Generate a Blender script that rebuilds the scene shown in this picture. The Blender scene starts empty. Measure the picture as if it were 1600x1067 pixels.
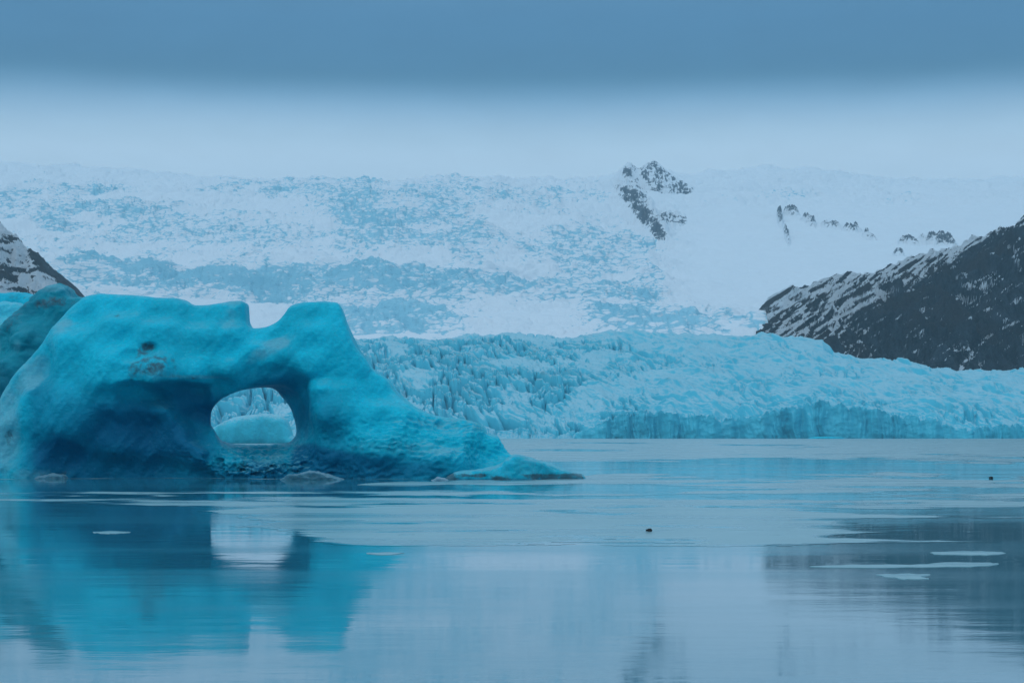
import bpy, math, random
import numpy as np
from mathutils import Vector

random.seed(7)
sc = bpy.context.scene

# ------------------------------------------------------------------ camera
F = 2800.0            # focal length in photo pixels (photo is 1600 wide)
H = 2.5               # camera height above the lake
HY = 680.0            # photo row of the horizon
cam_d = bpy.data.cameras.new("camera")
cam = bpy.data.objects.new("camera", cam_d)
sc.collection.objects.link(cam)
sc.camera = cam
cam.location = (0, 0, H)
cam.rotation_euler = (math.radians(90), 0, 0)
cam_d.sensor_width = 36.0
cam_d.lens = 36.0 * F / 1600.0
cam_d.shift_y = (HY - 533.5) / 1600.0
cam_d.clip_start = 0.1
cam_d.clip_end = 60000

# ------------------------------------------------------------------ world
def lin(r, g, b):
    def f(c):
        c /= 255.0
        return c / 12.92 if c <= 0.04045 else ((c + 0.055) / 1.055) ** 2.4
    return (f(r), f(g), f(b), 1.0)

SUN_EL, SUN_AZ = math.radians(48), math.radians(215)   # azimuth clockwise from +Y: behind left
w = bpy.data.worlds.new("World")
sc.world = w
w.use_nodes = True
nt = w.node_tree
nt.nodes.clear()
def WN(t, **k):
    n = nt.nodes.new(t)
    for a, b in k.items():
        setattr(n, a, b)
    return n
L = nt.links.new
out = WN('ShaderNodeOutputWorld')
bg = WN('ShaderNodeBackground')
tc = WN('ShaderNodeTexCoord')
sep = WN('ShaderNodeSeparateXYZ')
L(tc.outputs['Generated'], sep.inputs[0])
def wmath(op, a, b=None, c=None):
    n = WN('ShaderNodeMath', operation=op)
    for i, v in enumerate((a, b, c)):
        if v is None: continue
        if isinstance(v, (int, float)): n.inputs[i].default_value = v
        else: L(v, n.inputs[i])
    return n.outputs[0]
xx = wmath('MULTIPLY', sep.outputs[0], sep.outputs[0])
yy = wmath('MULTIPLY', sep.outputs[1], sep.outputs[1])
hor = wmath('SQRT', wmath('ADD', wmath('ADD', xx, yy), 1e-5))
elev = wmath('DIVIDE', sep.outputs[2], hor)
# broad soft billows in the cloud deck
mp = WN('ShaderNodeMapping'); mp.inputs['Scale'].default_value = (4.0, 4.0, 12.0)
L(tc.outputs['Generated'], mp.inputs[0])
nz = WN('ShaderNodeTexNoise'); nz.inputs['Scale'].default_value = 1.6
nz.inputs['Detail'].default_value = 2.5; nz.inputs['Roughness'].default_value = .5
L(mp.outputs[0], nz.inputs['Vector'])
wob = wmath('MULTIPLY', wmath('SUBTRACT', nz.outputs[0], 0.5), 0.007)
e2 = wmath('ADD', elev, wob)
fac = wmath('DIVIDE', e2, 0.6)
ramp = WN('ShaderNodeValToRGB')
L(fac, ramp.inputs[0])
cr = ramp.color_ramp
cr.interpolation = 'B_SPLINE'
def e_of(py): return (HY - py) / F
stops = [(0.0, lin(170, 202, 226)), (e_of(300), lin(178, 207, 231)), (e_of(245), lin(180, 209, 232)), (e_of(222), lin(172, 204, 228)),
         (e_of(198), lin(162, 196, 222)), (e_of(165), lin(128, 172, 206)), (e_of(136), lin(84, 135, 170)), (e_of(112), lin(66, 118, 154)),
         (e_of(60), lin(72, 125, 165)), (e_of(0), lin(72, 125, 166)), (0.32, lin(105, 152, 192)),
         (0.5, lin(160, 197, 226)), (0.6, lin(180, 214, 240))]
while len(cr.elements) > 1: cr.elements.remove(cr.elements[-1])
cr.elements[0].position = 0; cr.elements[0].color = stops[0][1]
for p, c in stops[1:]:
    el = cr.elements.new(p / 0.6); el.color = c
sky = WN('ShaderNodeTexSky', sky_type='NISHITA')
sky.sun_disc = False; sky.sun_elevation = SUN_EL; sky.sun_rotation = SUN_AZ
nz2 = WN('ShaderNodeTexNoise'); nz2.inputs['Scale'].default_value = 5.0
nz2.inputs['Detail'].default_value = 5; nz2.inputs['Roughness'].default_value = .55
L(mp.outputs[0], nz2.inputs['Vector'])
tex = wmath('ADD', wmath('MULTIPLY', nz2.outputs[0], 0.16), 0.92)      # faint mottling of the cloud base
rampv = WN('ShaderNodeVectorMath', operation='SCALE'); L(ramp.outputs[0], rampv.inputs[0]); L(tex, rampv.inputs['Scale'])
skyv = WN('ShaderNodeMixRGB', blend_type='MULTIPLY'); skyv.inputs[0].default_value = 1
skyv.inputs[2].default_value = (.08, .08, .08, 1)
L(sky.outputs[0], skyv.inputs[1])
mixs = WN('ShaderNodeMixRGB'); mixs.inputs[0].default_value = 0.95   # cloud cover
L(skyv.outputs[0], mixs.inputs[1]); L(rampv.outputs[0], mixs.inputs[2])
L(mixs.outputs[0], bg.inputs[0])
bg.inputs[1].default_value = 1.0
L(bg.outputs[0], out.inputs[0])

sun_d = bpy.data.lights.new("sun", 'SUN')
sun_d.energy = 0.5; sun_d.angle = math.radians(25); sun_d.color = (0.86, 0.94, 0.98)
sun = bpy.data.objects.new("sun", sun_d)
sc.collection.objects.link(sun)
dirv = Vector((math.sin(SUN_AZ) * math.cos(SUN_EL), math.cos(SUN_AZ) * math.cos(SUN_EL), math.sin(SUN_EL)))
sun.rotation_euler = dirv.to_track_quat('Z', 'Y').to_euler()

sc.view_settings.view_transform = 'Standard'
sc.view_settings.look = 'None'
sc.view_settings.exposure = 0.0
sc.view_settings.gamma = 1.0
sc.cycles.max_bounces = 8
sc.cycles.diffuse_bounces = 3
sc.cycles.glossy_bounces = 3
sc.cycles.volume_bounces = 1
sc.cycles.caustics_reflective = False
sc.cycles.caustics_refractive = False

# ------------------------------------------------------------------ helpers
def X_of(px, Y): return (np.asarray(px) - 800.0) / F * Y
def Z_of(py, Y): return H + (HY - np.asarray(py)) / F * Y

_rs = np.random.RandomState(11)
P = _rs.permutation(256).astype(np.int32)
G3 = _rs.normal(size=(256, 3)); G3 /= np.linalg.norm(G3, axis=1)[:, None]; G3 = G3.astype(np.float32)
RND = _rs.rand(256, 3).astype(np.float32)

def noise3(x, y, z):
    x, y, z = np.broadcast_arrays(np.asarray(x, np.float32), np.asarray(y, np.float32), np.asarray(z, np.float32))
    xi = np.floor(x).astype(np.int32); yi = np.floor(y).astype(np.int32); zi = np.floor(z).astype(np.int32)
    xf = x - xi; yf = y - yi; zf = z - zi
    u = xf ** 3 * (xf * (xf * 6 - 15) + 10); v = yf ** 3 * (yf * (yf * 6 - 15) + 10); w_ = zf ** 3 * (zf * (zf * 6 - 15) + 10)
    def g(a, b, c):
        h = P[(P[(P[(xi + a) & 255] + yi + b) & 255] + zi + c) & 255]
        return G3[h, 0] * (xf - a) + G3[h, 1] * (yf - b) + G3[h, 2] * (zf - c)
    def lp(t, a, b): return a + t * (b - a)
    x00 = lp(u, g(0, 0, 0), g(1, 0, 0)); x10 = lp(u, g(0, 1, 0), g(1, 1, 0))
    x01 = lp(u, g(0, 0, 1), g(1, 0, 1)); x11 = lp(u, g(0, 1, 1), g(1, 1, 1))
    return lp(w_, lp(v, x00, x10), lp(v, x01, x11)) * 1.6

def noise2(x, y, seed=0.0):
    x, y = np.broadcast_arrays(np.asarray(x, np.float32), np.asarray(y, np.float32))
    x = x + seed * 17.31; y = y - seed * 9.7
    xi = np.floor(x).astype(np.int32); yi = np.floor(y).astype(np.int32)
    xf = x - xi; yf = y - yi
    u = xf ** 3 * (xf * (xf * 6 - 15) + 10); v = yf ** 3 * (yf * (yf * 6 - 15) + 10)
    def g(a, b):
        h = P[(P[(xi + a) & 255] + yi + b) & 255]
        ang = h * (2 * math.pi / 256)
        return (np.cos(ang) * (xf - a) + np.sin(ang) * (yf - b)).astype(np.float32)
    a = g(0, 0); a = a + u * (g(1, 0) - a)
    b = g(0, 1); b = b + u * (g(1, 1) - b)
    return (a + v * (b - a)) * 1.6

def fbm2(x, y, o=5, seed=0.0, gain=.5, lac=2.03):
    s = 0; a = 1.0; t = 0
    for i in range(o):
        s = s + a * noise2(x, y, seed + i * 1.7); t += a
        a *= gain; x = x * lac; y = y * lac
    return s / t * 1.4

def ridged2(x, y, o=5, seed=0.0, gain=.5, lac=2.03):
    s = 0; a = 1.0; t = 0
    for i in range(o):
        s = s + a * (1 - np.abs(noise2(x, y, seed + i * 1.7)) * 2); t += a
        a *= gain; x = x * lac; y = y * lac
    return s / t

def fbm3(x, y, z, o=4, gain=.5):
    s = 0; a = 1.0; t = 0
    for i in range(o):
        s = s + a * noise3(x, y, z); t += a
        a *= gain; x = x * 2.03 + 5.2; y = y * 2.03 + 1.3; z = z * 2.03 + 8.1
    return s / t * 1.4

def voro2(x, y, seed=0):
    """returns F1, F2, random value of the nearest cell, and offsets to its centre"""
    x, y = np.broadcast_arrays(np.asarray(x, np.float32), np.asarray(y, np.float32))
    xi = np.floor(x).astype(np.int32); yi = np.floor(y).astype(np.int32)
    f1 = np.full(x.shape, 9., np.float32); f2 = f1.copy(); rv = np.zeros_like(f1); ox = rv.copy(); oy = rv.copy()
    for a in (-1, 0, 1):
        for b in (-1, 0, 1):
            h = P[(P[(xi + a + seed * 7) & 255] + yi + b) & 255]
            dx = xi + a + RND[h, 0] - x; dy = yi + b + RND[h, 1] - y
            d = np.sqrt(dx * dx + dy * dy)
            m = d < f1
            f2 = np.where(m, f1, np.minimum(f2, d))
            rv = np.where(m, RND[h, 2], rv); ox = np.where(m, dx, ox); oy = np.where(m, dy, oy)
            f1 = np.where(m, d, f1)
    return f1, f2, rv, ox, oy

def sstep(a, b, x):
    t = np.clip((x - a) / (b - a), 0, 1)
    return t * t * (3 - 2 * t)

def link(o, parent=None):
    sc.collection.objects.link(o)
    if parent is not None: o.parent = parent
    return o

def mesh_obj(name, V, Fq, mat, parent=None, smooth=True, attrs=None, loc=(0, 0, 0)):
    V = np.ascontiguousarray(V, np.float32); Fq = np.ascontiguousarray(Fq, np.int32)
    k = Fq.shape[1]
    me = bpy.data.meshes.new(name)
    me.vertices.add(len(V)); me.vertices.foreach_set('co', V.ravel())
    me.loops.add(Fq.size); me.loops.foreach_set('vertex_index', Fq.ravel())
    me.polygons.add(len(Fq))
    me.polygons.foreach_set('loop_start', np.arange(0, Fq.size, k, dtype=np.int32))
    me.polygons.foreach_set('loop_total', np.full(len(Fq), k, np.int32))
    me.polygons.foreach_set('use_smooth', np.full(len(Fq), smooth, bool))
    if attrs:
        for n, a in attrs.items():
            at = me.attributes.new(n, 'FLOAT', 'POINT')
            at.data.foreach_set('value', np.ascontiguousarray(a, np.float32).ravel())
    me.update(); me.validate()
    if mat: me.materials.append(mat)
    o = bpy.data.objects.new(name, me)
    o.location = loc
    return link(o, parent)

def grid_faces(nr, nc):
    i = np.arange(nr * nc).reshape(nr, nc)
    return np.stack([i[:-1, :-1], i[:-1, 1:], i[1:, 1:], i[1:, :-1]], -1).reshape(-1, 4)

def tag(o, label, cat, group=None):
    o['label'] = label; o['category'] = cat
    if group: o['group'] = group
    return o

def structure(o, label=None):
    o['kind'] = 'structure'
    if label: o['label'] = label
    return o

# ------------------------------------------------------------------ materials
def tuple2(col, m):
    # slightly darker, clearer ice between the bubbly grains
    return m.mix(.28, col, (.0, .22, .34, 1))

class Mat:
    def __init__(self, name):
        self.m = bpy.data.materials.new(name); self.m.use_nodes = True
        self.t = self.m.node_tree; self.t.nodes.clear()
        self.out = self.t.nodes.new('ShaderNodeOutputMaterial')
        self.b = self.t.nodes.new('ShaderNodeBsdfPrincipled')
        self.t.links.new(self.b.outputs[0], self.out.inputs[0])
    def n(self, ty, **k):
        x = self.t.nodes.new(ty)
        for a, b in k.items(): setattr(x, a, b)
        return x
    def l(self, a, b): self.t.links.new(a, b)
    def put(self, sock, v):
        if v is None: return
        if hasattr(v, 'is_output'): self.l(v, sock)
        else: sock.default_value = v
    def math(self, op, a, b=None, c=None, clamp=False):
        x = self.n('ShaderNodeMath', operation=op); x.use_clamp = clamp
        for i, v in enumerate((a, b, c)): self.put(x.inputs[i], v)
        return x.outputs[0]
    def attr(self, name): return self.n('ShaderNodeAttribute', attribute_name=name).outputs['Fac']
    def coord(self, scale=(1, 1, 1), rot=(0, 0, 0)):
        tc = self.n('ShaderNodeTexCoord'); mp = self.n('ShaderNodeMapping')
        mp.inputs['Scale'].default_value = scale; mp.inputs['Rotation'].default_value = rot
        self.l(tc.outputs['Object'], mp.inputs[0]); return mp.outputs[0]
    def noise(self, vec, scale, detail=5, rough=.55, dist=0):
        x = self.n('ShaderNodeTexNoise'); self.l(vec, x.inputs['Vector'])
        x.inputs['Scale'].default_value = scale; x.inputs['Detail'].default_value = detail
        x.inputs['Roughness'].default_value = rough; x.inputs['Distortion'].default_value = dist
        return x.outputs[0]
    def voro(self, vec, scale, feature='F1'):
        x = self.n('ShaderNodeTexVoronoi', feature=feature); self.l(vec, x.inputs['Vector'])
        x.inputs['Scale'].default_value = scale
        return x.outputs[0]
    def ss(self, v, a, b, to0=0., to1=1.):
        x = self.n('ShaderNodeMapRange', interpolation_type='SMOOTHSTEP')
        self.put(x.inputs[0], v); self.put(x.inputs[1], a); self.put(x.inputs[2], b)
        self.put(x.inputs[3], to0); self.put(x.inputs[4], to1)
        return x.outputs[0]
    def mix(self, f, a, b):
        x = self.n('ShaderNodeMixRGB'); self.put(x.inputs[0], f); self.put(x.inputs[1], a); self.put(x.inputs[2], b)
        return x.outputs[0]
    def bump(self, h, dist, strength=1., nrm=None):
        x = self.n('ShaderNodeBump'); self.l(h, x.inputs['Height'])
        x.inputs['Distance'].default_value = dist; x.inputs['Strength'].default_value = strength
        if nrm is not None: self.l(nrm, x.inputs['Normal'])
        return x.outputs[0]
    def slope(self):
        g = self.n('ShaderNodeNewGeometry'); s = self.n('ShaderNodeSeparateXYZ')
        self.l(g.outputs['Normal'], s.inputs[0]); return s.outputs[2]
    def set(self, **k):
        nm = dict(col='Base Color', rough='Roughness', nrm='Normal', spec='Specular IOR Level', ior='IOR',
                  sss='Subsurface Weight', sr='Subsurface Radius', ssc='Subsurface Scale', coat='Coat Weight', coatr='Coat Roughness')
        for a, v in k.items(): self.put(self.b.inputs[nm[a]], v)

SNOW = (.80, .83, .86, 1)

def mat_upper_glacier():
    m = Mat('snow_and_ice')
    ice = m.attr('ice'); rock = m.attr('rock')
    c = m.coord()
    cz = m.coord((1, .35, 2.2))
    n1 = m.noise(cz, .05, 6, .62, .6)
    n2 = m.noise(cz, .012, 4, .5)
    sl = m.slope()
    icev = m.math('ADD', ice, m.math('MULTIPLY', m.math('SUBTRACT', n1, .5), 1.7))
    fi = m.ss(icev, .34, .70)
    ck = m.n('ShaderNodeTexVoronoi', feature='DISTANCE_TO_EDGE'); m.l(m.coord((1, .28, 3.6)), ck.inputs['Vector']); ck.inputs['Scale'].default_value = .045
    crk = m.ss(ck.outputs['Distance'], .10, .02)
    icev = m.math('ADD', icev, m.math('MULTIPLY', crk, m.ss(ice, .12, .5, 0., .30)))
    fi = m.ss(icev, .46, .74)
    icecol = m.mix(n2, (.20, .52, .64, 1), (.38, .68, .78, 1))
    icecol = m.mix(m.math('MULTIPLY', m.ss(m.noise(m.coord((1, .3, 2.6)), .16, 4, .7), .54, .70), .5), icecol, (.07, .27, .40, 1))
    col = m.mix(fi, SNOW, icecol)
    nr = m.noise(c, .13, 7, .7)
    fr = m.ss(m.math('ADD', rock, m.math('MULTIPLY', m.math('SUBTRACT', nr, .5), m.ss(rock, .02, .2, 0., 1.9))), .50, .60)
    rc = m.mix(nr, (.03, .045, .065, 1), (.13, .16, .19, 1))
    col = m.mix(fr, col, rc)
    m.set(col=col, rough=.75, spec=.25, nrm=m.bump(n1, 5., .6))
    return m.m

def mat_tongue():
    m = Mat('crevassed_ice')
    c = m.coord()
    n1 = m.noise(c, .12, 6, .6, .4); n2 = m.noise(c, .018, 4, .5)
    sl = m.slope()
    bare = m.ss(m.math('ADD', sl, m.math('MULTIPLY', m.math('SUBTRACT', n1, .5), .35)), .92, .55)
    pale = m.mix(n2, (.23, .55, .65, 1), (.40, .67, .74, 1))
    deep = m.mix(n2, (.04, .50, .64, 1), (.10, .60, .72, 1))
    col = m.mix(bare, pale, deep)
    crv = m.attr('crev')
    col = m.mix(m.math('MULTIPLY', crv, .5), col, (.02, .26, .38, 1))
    dirt = m.ss(m.noise(m.coord((1, 1, .5)), .07, 5, .7), .60, .78)
    col = m.mix(m.math('MULTIPLY', dirt, .35), col, (.20, .25, .25, 1))
    m.set(col=col, rough=.5, spec=.3, nrm=m.bump(m.noise(c, .35, 5, .6), 1.0, .7))
    return m.m

def mat_mountain():
    m = Mat('rock_and_snow')
    c = m.coord()
    n = m.noise(c, .03, 8, .68); n3 = m.noise(c, .3, 4, .6)
    s = m.attr('snow')
    f = m.ss(m.math('ADD', s, m.math('MULTIPLY', m.math('SUBTRACT', m.noise(c, .10, 7, .72), .5), 1.5)), .45, .60)
    ns = m.noise(m.coord((1.6, .6, .35), (0, .6, 0)), .09, 6, .7)
    n = m.ss(m.math('ADD', m.math('MULTIPLY', n, .5), m.math('MULTIPLY', ns, .5)), .36, .66)
    rock = m.mix(n, (.001, .004, .009, 1), (.055, .075, .095, 1))
    rock = m.mix(m.ss(m.noise(c, .008, 4), .45, .65), rock, (.038, .033, .034, 1))
    m.set(col=m.mix(f, rock, SNOW), rough=.85, spec=.2, nrm=m.bump(m.math('ADD', n, m.math('MULTIPLY', n3, .3)), 7., .9))
    return m.m

def mat_berg(name, top=(.003, .70, .86, 1), deep=(.001, .16, .30, 1), veil=(.20, .56, .64, 1)):
    m = Mat(name)
    c = m.coord()
    n1 = m.noise(c, .35, 5, .55, .3); n2 = m.noise(c, 1.8, 6, .6)
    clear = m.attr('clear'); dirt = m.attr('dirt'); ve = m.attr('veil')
    col = m.mix(m.ss(n1, .35, .65), top, tuple(x * .82 for x in top[:3]) + (1,))
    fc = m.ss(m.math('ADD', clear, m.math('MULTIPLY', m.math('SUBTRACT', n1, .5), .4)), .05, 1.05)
    col = m.mix(fc, col, deep)  # clear ice tone; on the big berg it also carries painted shade
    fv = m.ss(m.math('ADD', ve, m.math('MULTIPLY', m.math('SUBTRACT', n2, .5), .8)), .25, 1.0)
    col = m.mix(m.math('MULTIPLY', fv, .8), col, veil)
    fd = m.ss(m.math('ADD', dirt, m.math('MULTIPLY', m.math('SUBTRACT', m.noise(c, 2.0, 7, .7), .5), 2.0)), .40, .95)
    col = m.mix(m.math('MULTIPLY', fd, .85), col, (.085, .10, .11, 1))
    # rime speckle
    sp = m.ss(m.noise(c, 7, 3, .7), .58, .75)
    up = m.ss(m.slope(), .1, .9, .10, .34)
    col = m.mix(m.math('MULTIPLY', sp, up), col, (.45, .68, .74, 1))
    sc1 = m.voro(m.coord((1, 1, 1.8)), 2.6, 'SMOOTH_F1')
    h = m.math('ADD', m.math('MULTIPLY', sc1, .4), m.math('MULTIPLY', m.noise(c, 5, 6, .72), .9))
    mott = m.noise(m.coord((1, 1, 1.6)), 4.5, 6, .75)
    col = m.mix(m.ss(mott, .35, .7), tuple2(col, m), col)
    m.set(col=col, rough=.42, spec=.16, sss=.3, sr=(.02, .4, .6), ssc=.6, nrm=m.bump(h, .16, .7))
    return m.m

def mat_water():
    m = Mat('lake_water')
    c = m.coord((.35, 1, 1))
    h1 = m.noise(c, .9, 3, .5); h2 = m.noise(m.coord((.5, 1, 1)), 6, 2, .5)
    big = m.noise(m.coord((.12, 1, 1)), .12, 4, .6)
    rr = m.ss(big, .40, .62, .035, .10)
    h = m.math('ADD', h1, m.math('MULTIPLY', h2, .12))
    m.set(col=(.04, .23, .30, 1), rough=rr, ior=1.5, spec=.7, nrm=m.bump(h, .006, .8))
    return m.m

def mat_lake_ice():
    m = Mat('lake_ice')
    fr = m.attr('frost')
    c = m.coord((.25, 1, 1))
    n = m.noise(c, .35, 6, .6); n2 = m.noise(m.coord(), .6, 8, .7)
    f = m.math('MULTIPLY', fr, m.ss(n, .3, .6, .55, 1.0))
    col = m.mix(f, (.04, .23, .30, 1), m.mix(n2, (.23, .40, .42, 1), (.35, .54, .55, 1)))
    m.set(col=col, rough=m.ss(f, 0, 1, .06, .30), ior=1.5, spec=.7, nrm=m.bump(n2, .0015, .5))
    return m.m

M_UP = mat_upper_glacier(); M_TO = mat_tongue(); M_MT = mat_mountain()
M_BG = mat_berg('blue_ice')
M_BD = mat_berg('dirty_blue_ice', top=(.01, .40, .48, 1), deep=(.004, .13, .20, 1), veil=(.16, .46, .52, 1))
M_BP = mat_berg('pale_ice', top=(.08, .68, .80, 1), deep=(.02, .30, .42, 1), veil=(.6, .75, .8, 1))
M_W = mat_water(); M_LI = mat_lake_ice()

# ------------------------------------------------------------------ lake
def build_water():
    V = [(-9000, -300, 0), (9000, -300, 0), (9000, 2400, 0), (-9000, 2400, 0)]
    structure(mesh_obj('water', V, [[0, 1, 2, 3]], M_W, smooth=False), 'still glacial lake, mirror smooth open water')

def ice_mask(px, py):
    """1 on thin frozen lake ice, 0 on open water"""
    Y = H * F / (py - HY)
    X = X_of(px, Y)
    n = fbm2(px / 330., py / 7.5, 5, 3.1) * 1.15 + fbm2(px / 90., py / 2.6, 3, 8.3) * .35
    b = np.interp(py, [682, 690, 712, 719, 724, 738, 744, 752, 762, 770, 780, 800, 830, 846, 851, 856, 1200],
                      [1.2, 1.0, .6, .1, -.5, -.5, .1, .4, .05, -.1, .45, .8, .8, .6, .2, -1., -1.6])
    # open dark strip in front of the iceberg and the reflecting bay at lower left
    b = b - 2.0 * np.exp(-((px - 230) / 430.) ** 4) * np.exp(-((py - 758) / 8.) ** 2)
    b = b - 2.4 * sstep(400, 180, px + (py - 790) * -3.2) * sstep(778, 800, py)
    # dark streaks under the right-hand mountain
    b = b - 1.5 * sstep(1180, 1420, px) * np.exp(-((py - 826) / 28.) ** 2)
    b = b - .8 * sstep(1180, 1300, px) * np.exp(-((py - 797) / 5.) ** 2)
    b = b + .5 * sstep(1150, 1500, px) * np.exp(-((py - 752) / 12.) ** 2)
    return b + n

def build_lake_ice():
    cols = np.linspace(-900, 2500, 1700)
    rows = np.concatenate([np.linspace(684, 760, 190), np.linspace(760.5, 880, 210)])
    PX, PY = np.meshgrid(cols, rows)
    Y = H * F / (PY - HY)
    m = ice_mask(PX, PY)
    V = np.stack([X_of(PX, Y), Y, np.full_like(Y, .003)], -1).reshape(-1, 3)
    Fq = grid_faces(*PX.shape)
    mf = m.ravel()
    keep = mf[Fq].max(1) > 0
    Fq = Fq[keep]
    used = np.unique(Fq); remap = np.zeros(len(V), np.int32); remap[used] = np.arange(len(used))
    fr = sstep(0, .45, mf)[used]
    structure(mesh_obj('lake_ice', V[used], remap[Fq], M_LI, attrs=dict(frost=fr)), 'thin matte sheet of new ice over the lake')

build_water(); build_lake_ice()

# ------------------------------------------------------------------ upper glacier
UPX = [-900, -300, 0, 200, 400, 600, 760, 880, 960, 1020, 1100, 1200, 1280, 1400, 1600, 2000, 2600]
UY = [2020, 2120, 2450, 2680, 2780, 2960, 3120, 3420, 3900, 4350, 4800, 5300, 6200]
UP = np.array([
    [545] * 12 + [560, 640, 660, 660, 660],
    [527, 527, 527, 527, 526, 525, 524, 524, 524, 524, 522, 523, 552, 590, 620, 640, 640],
    [505, 505, 505, 505, 503, 503, 502, 500, 497, 495, 500, 518, 556, 590, 620, 640, 645],
    [482, 482, 482, 484, 486, 484, 485, 484, 482, 482, 484, 488, 500, 520, 540, 560, 570],
    [462, 462, 460, 462, 465, 465, 468, 474, 474, 474, 474, 474, 470, 465, 460, 470, 480],
    [415, 415, 413, 414, 413, 418, 432, 450, 456, 458, 458, 455, 450, 445, 440, 440, 450],
    [400, 400, 400, 402, 404, 407, 418, 432, 437, 440, 440, 438, 430, 420, 415, 415, 420],
    [372, 372, 372, 380, 380, 375, 385, 395, 400, 405, 405, 402, 395, 388, 380, 380, 385],
    [325, 325, 323, 328, 335, 320, 328, 345, 350, 352, 352, 350, 348, 345, 335, 330, 335],
    [300, 300, 296, 300, 306, 298, 300, 312, 312, 310, 312, 315, 318, 318, 308, 300, 305],
    [282, 280, 278, 286, 288, 292, 284, 292, 282, 278, 284, 292, 298, 300, 292, 280, 285],
    [262, 258, 256, 268, 284, 290, 281, 288, 280, 276, 274, 262, 266, 284, 280, 262, 270],
    [300] * 17], float)

def upper_base(px, q):
    """q = row coordinate 0..len-1; returns Y, Z (before noise)"""
    k = len(UY)
    cols = np.array([np.interp(px, UPX, UP[i]) for i in range(k)])   # k x N
    qi = np.clip(np.floor(q).astype(int), 0, k - 2); f = q - qi
    uy = np.array(UY, float)
    Y = uy[qi] * (1 - f) + uy[qi + 1] * f
    # monotone smooth interpolation through rows (Catmull-Rom)
    def at(i):
        i = np.clip(i, 0, k - 1)
        return i
    N = np.arange(len(px))
    def val(i): return cols[at(i)][:, :] if np.isscalar(i) else None
    py = np.empty((len(q), len(px)))
    for r in range(len(q)):
        i = qi[r]; t = f[r]
        p0 = cols[max(i - 1, 0)]; p1 = cols[i]; p2 = cols[i + 1]; p3 = cols[min(i + 2, k - 1)]
        cat = .5 * ((2 * p1) + (-p0 + p2) * t + (2 * p0 - 5 * p1 + 4 * p2 - p3) * t * t + (-p0 + 3 * p1 - 3 * p2 + p3) * t ** 3)
        li = p1 * (1 - t) + p2 * t
        py[r] = .5 * cat + .5 * li
    return Y, py

def blobs(px, py, lst):
    s = np.zeros(np.broadcast(px, py).shape, np.float32)
    for cx, cy, rx, ry, a, rot in lst:
        c, si = math.cos(rot), math.sin(rot)
        dx = px - cx; dy = py - cy
        u = (dx * c + dy * si) / rx; v = (-dx * si + dy * c) / ry
        s = np.maximum(s, a * np.exp(-(u * u + v * v) ** 1.5)) if a > 0 else s + a * np.exp(-(u * u + v * v) ** 1.5)
    return s

ICE = [(450, 447, 420, 34, .66, .02), (410, 435, 60, 22, .80, 0), (250, 425, 200, 8, .8, .02), (620, 430, 200, 9, .8, .05), (850, 455, 180, 24, .5, .03),
       (150, 330, 260, 16, .52, .02), (60, 345, 80, 20, .5, .3), (620, 345, 150, 55, .50, -.3), (560, 330, 60, 60, .58, -.5),
       (700, 380, 120, 30, .45, 0), (930, 400, 130, 50, .42, 0), (970, 455, 90, 22, .55, 0), (300, 370, 300, 40, .38, 0),
       (600, 502, 130, 20, .80, .05), (1030, 504, 150, 22, .86, .03), (1180, 510, 90, 14, .74, .03), 
       (800, 310, 180, 25, .38, 0), (450, 300, 160, 18, .42, 0), (1150, 320, 60, 12, .38, 0), (1230, 312, 80, 10, .4, .0), (1400, 318, 60, 6, .5, 0),
       (100, 300, 160, 12, .38, 0)]

def upper_surface(cols, q):
    Y, py = upper_base(cols, q)
    PX = np.broadcast_to(cols[None, :], py.shape)
    Yg = np.broadcast_to(Y[:, None], py.shape)
    Xw = X_of(PX, Yg); Zw = Z_of(py, Yg)
    wx = Xw + 22 * noise2(Xw / 90, Zw / 30, 2.); wz = Zw + 8 * noise2(Xw / 70, Zw / 40, 5.)
    ice = blobs(PX, py, ICE)
    ice = ice * .88 + .08 + .26 * fbm2(Xw / 150, Zw / 24, 5, 4.4) * sstep(-.1, .3, ice + .2)
    smooth = sstep(1040, 1120, PX) * sstep(300, 330, py) * sstep(490, 478, py)
    smooth = np.maximum(smooth, np.exp(-((py - 495) / 8.) ** 2) * sstep(1000, 820, PX) * sstep(700, 780, PX))
    rough = np.clip(.22 + ice * 1.2, 0, 1) * (1 - .9 * smooth)
    f1, f2, rv, ox, oy = voro2(wx / 24, wz / 5.5)
    blocks = (rv - .5) * 9 + (.5 - f1) * 8
    g1, g2, rv2, _, _ = voro2(wx / 9, wz / 2.4, 3)
    small = (rv2 - .5) * 3.4 + (.4 - g1) * 3
    br = fbm2(Xw / 160, Zw / 28, 5, 6.) * 34
    dz = rough * (blocks + small) * (Yg / 3500) + br * (.35 + .65 * rough)
    dz *= sstep(530, 518, py) * .85 + .15
    jag = ridged2(Xw / 60, Zw / 14, 5, 9.) * 8 * rough
    Zn = Zw + dz + jag
    # bare ice shows on the sides and in the gaps between blocks
    crack = sstep(.22, .02, f2 - f1)
    a = ice * (1 - .8 * smooth) + .22 * crack * rough + .1 * (.5 - rv2)
    return Xw, Yg, Zn, a, PX, py

def build_upper():
    cols = np.concatenate([np.linspace(-900, -62, 90), np.linspace(-60, 1660, 1500), np.linspace(1662, 2600, 90)])
    q = np.concatenate([np.linspace(0, 1, 12)[:-1], np.linspace(1, 11, 560), np.linspace(11, 12, 12)[1:]])
    X, Y, Z, a, PX, py = upper_surface(cols, q)
    V = np.stack([X, Y, Z], -1).reshape(-1, 3)
    o = mesh_obj('snowfield', V, grid_faces(*X.shape), M_UP, attrs=dict(ice=a, rock=np.zeros_like(a)))
    structure(o, 'snow covered icefall climbing into the mist behind the lake')
build_upper()

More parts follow.
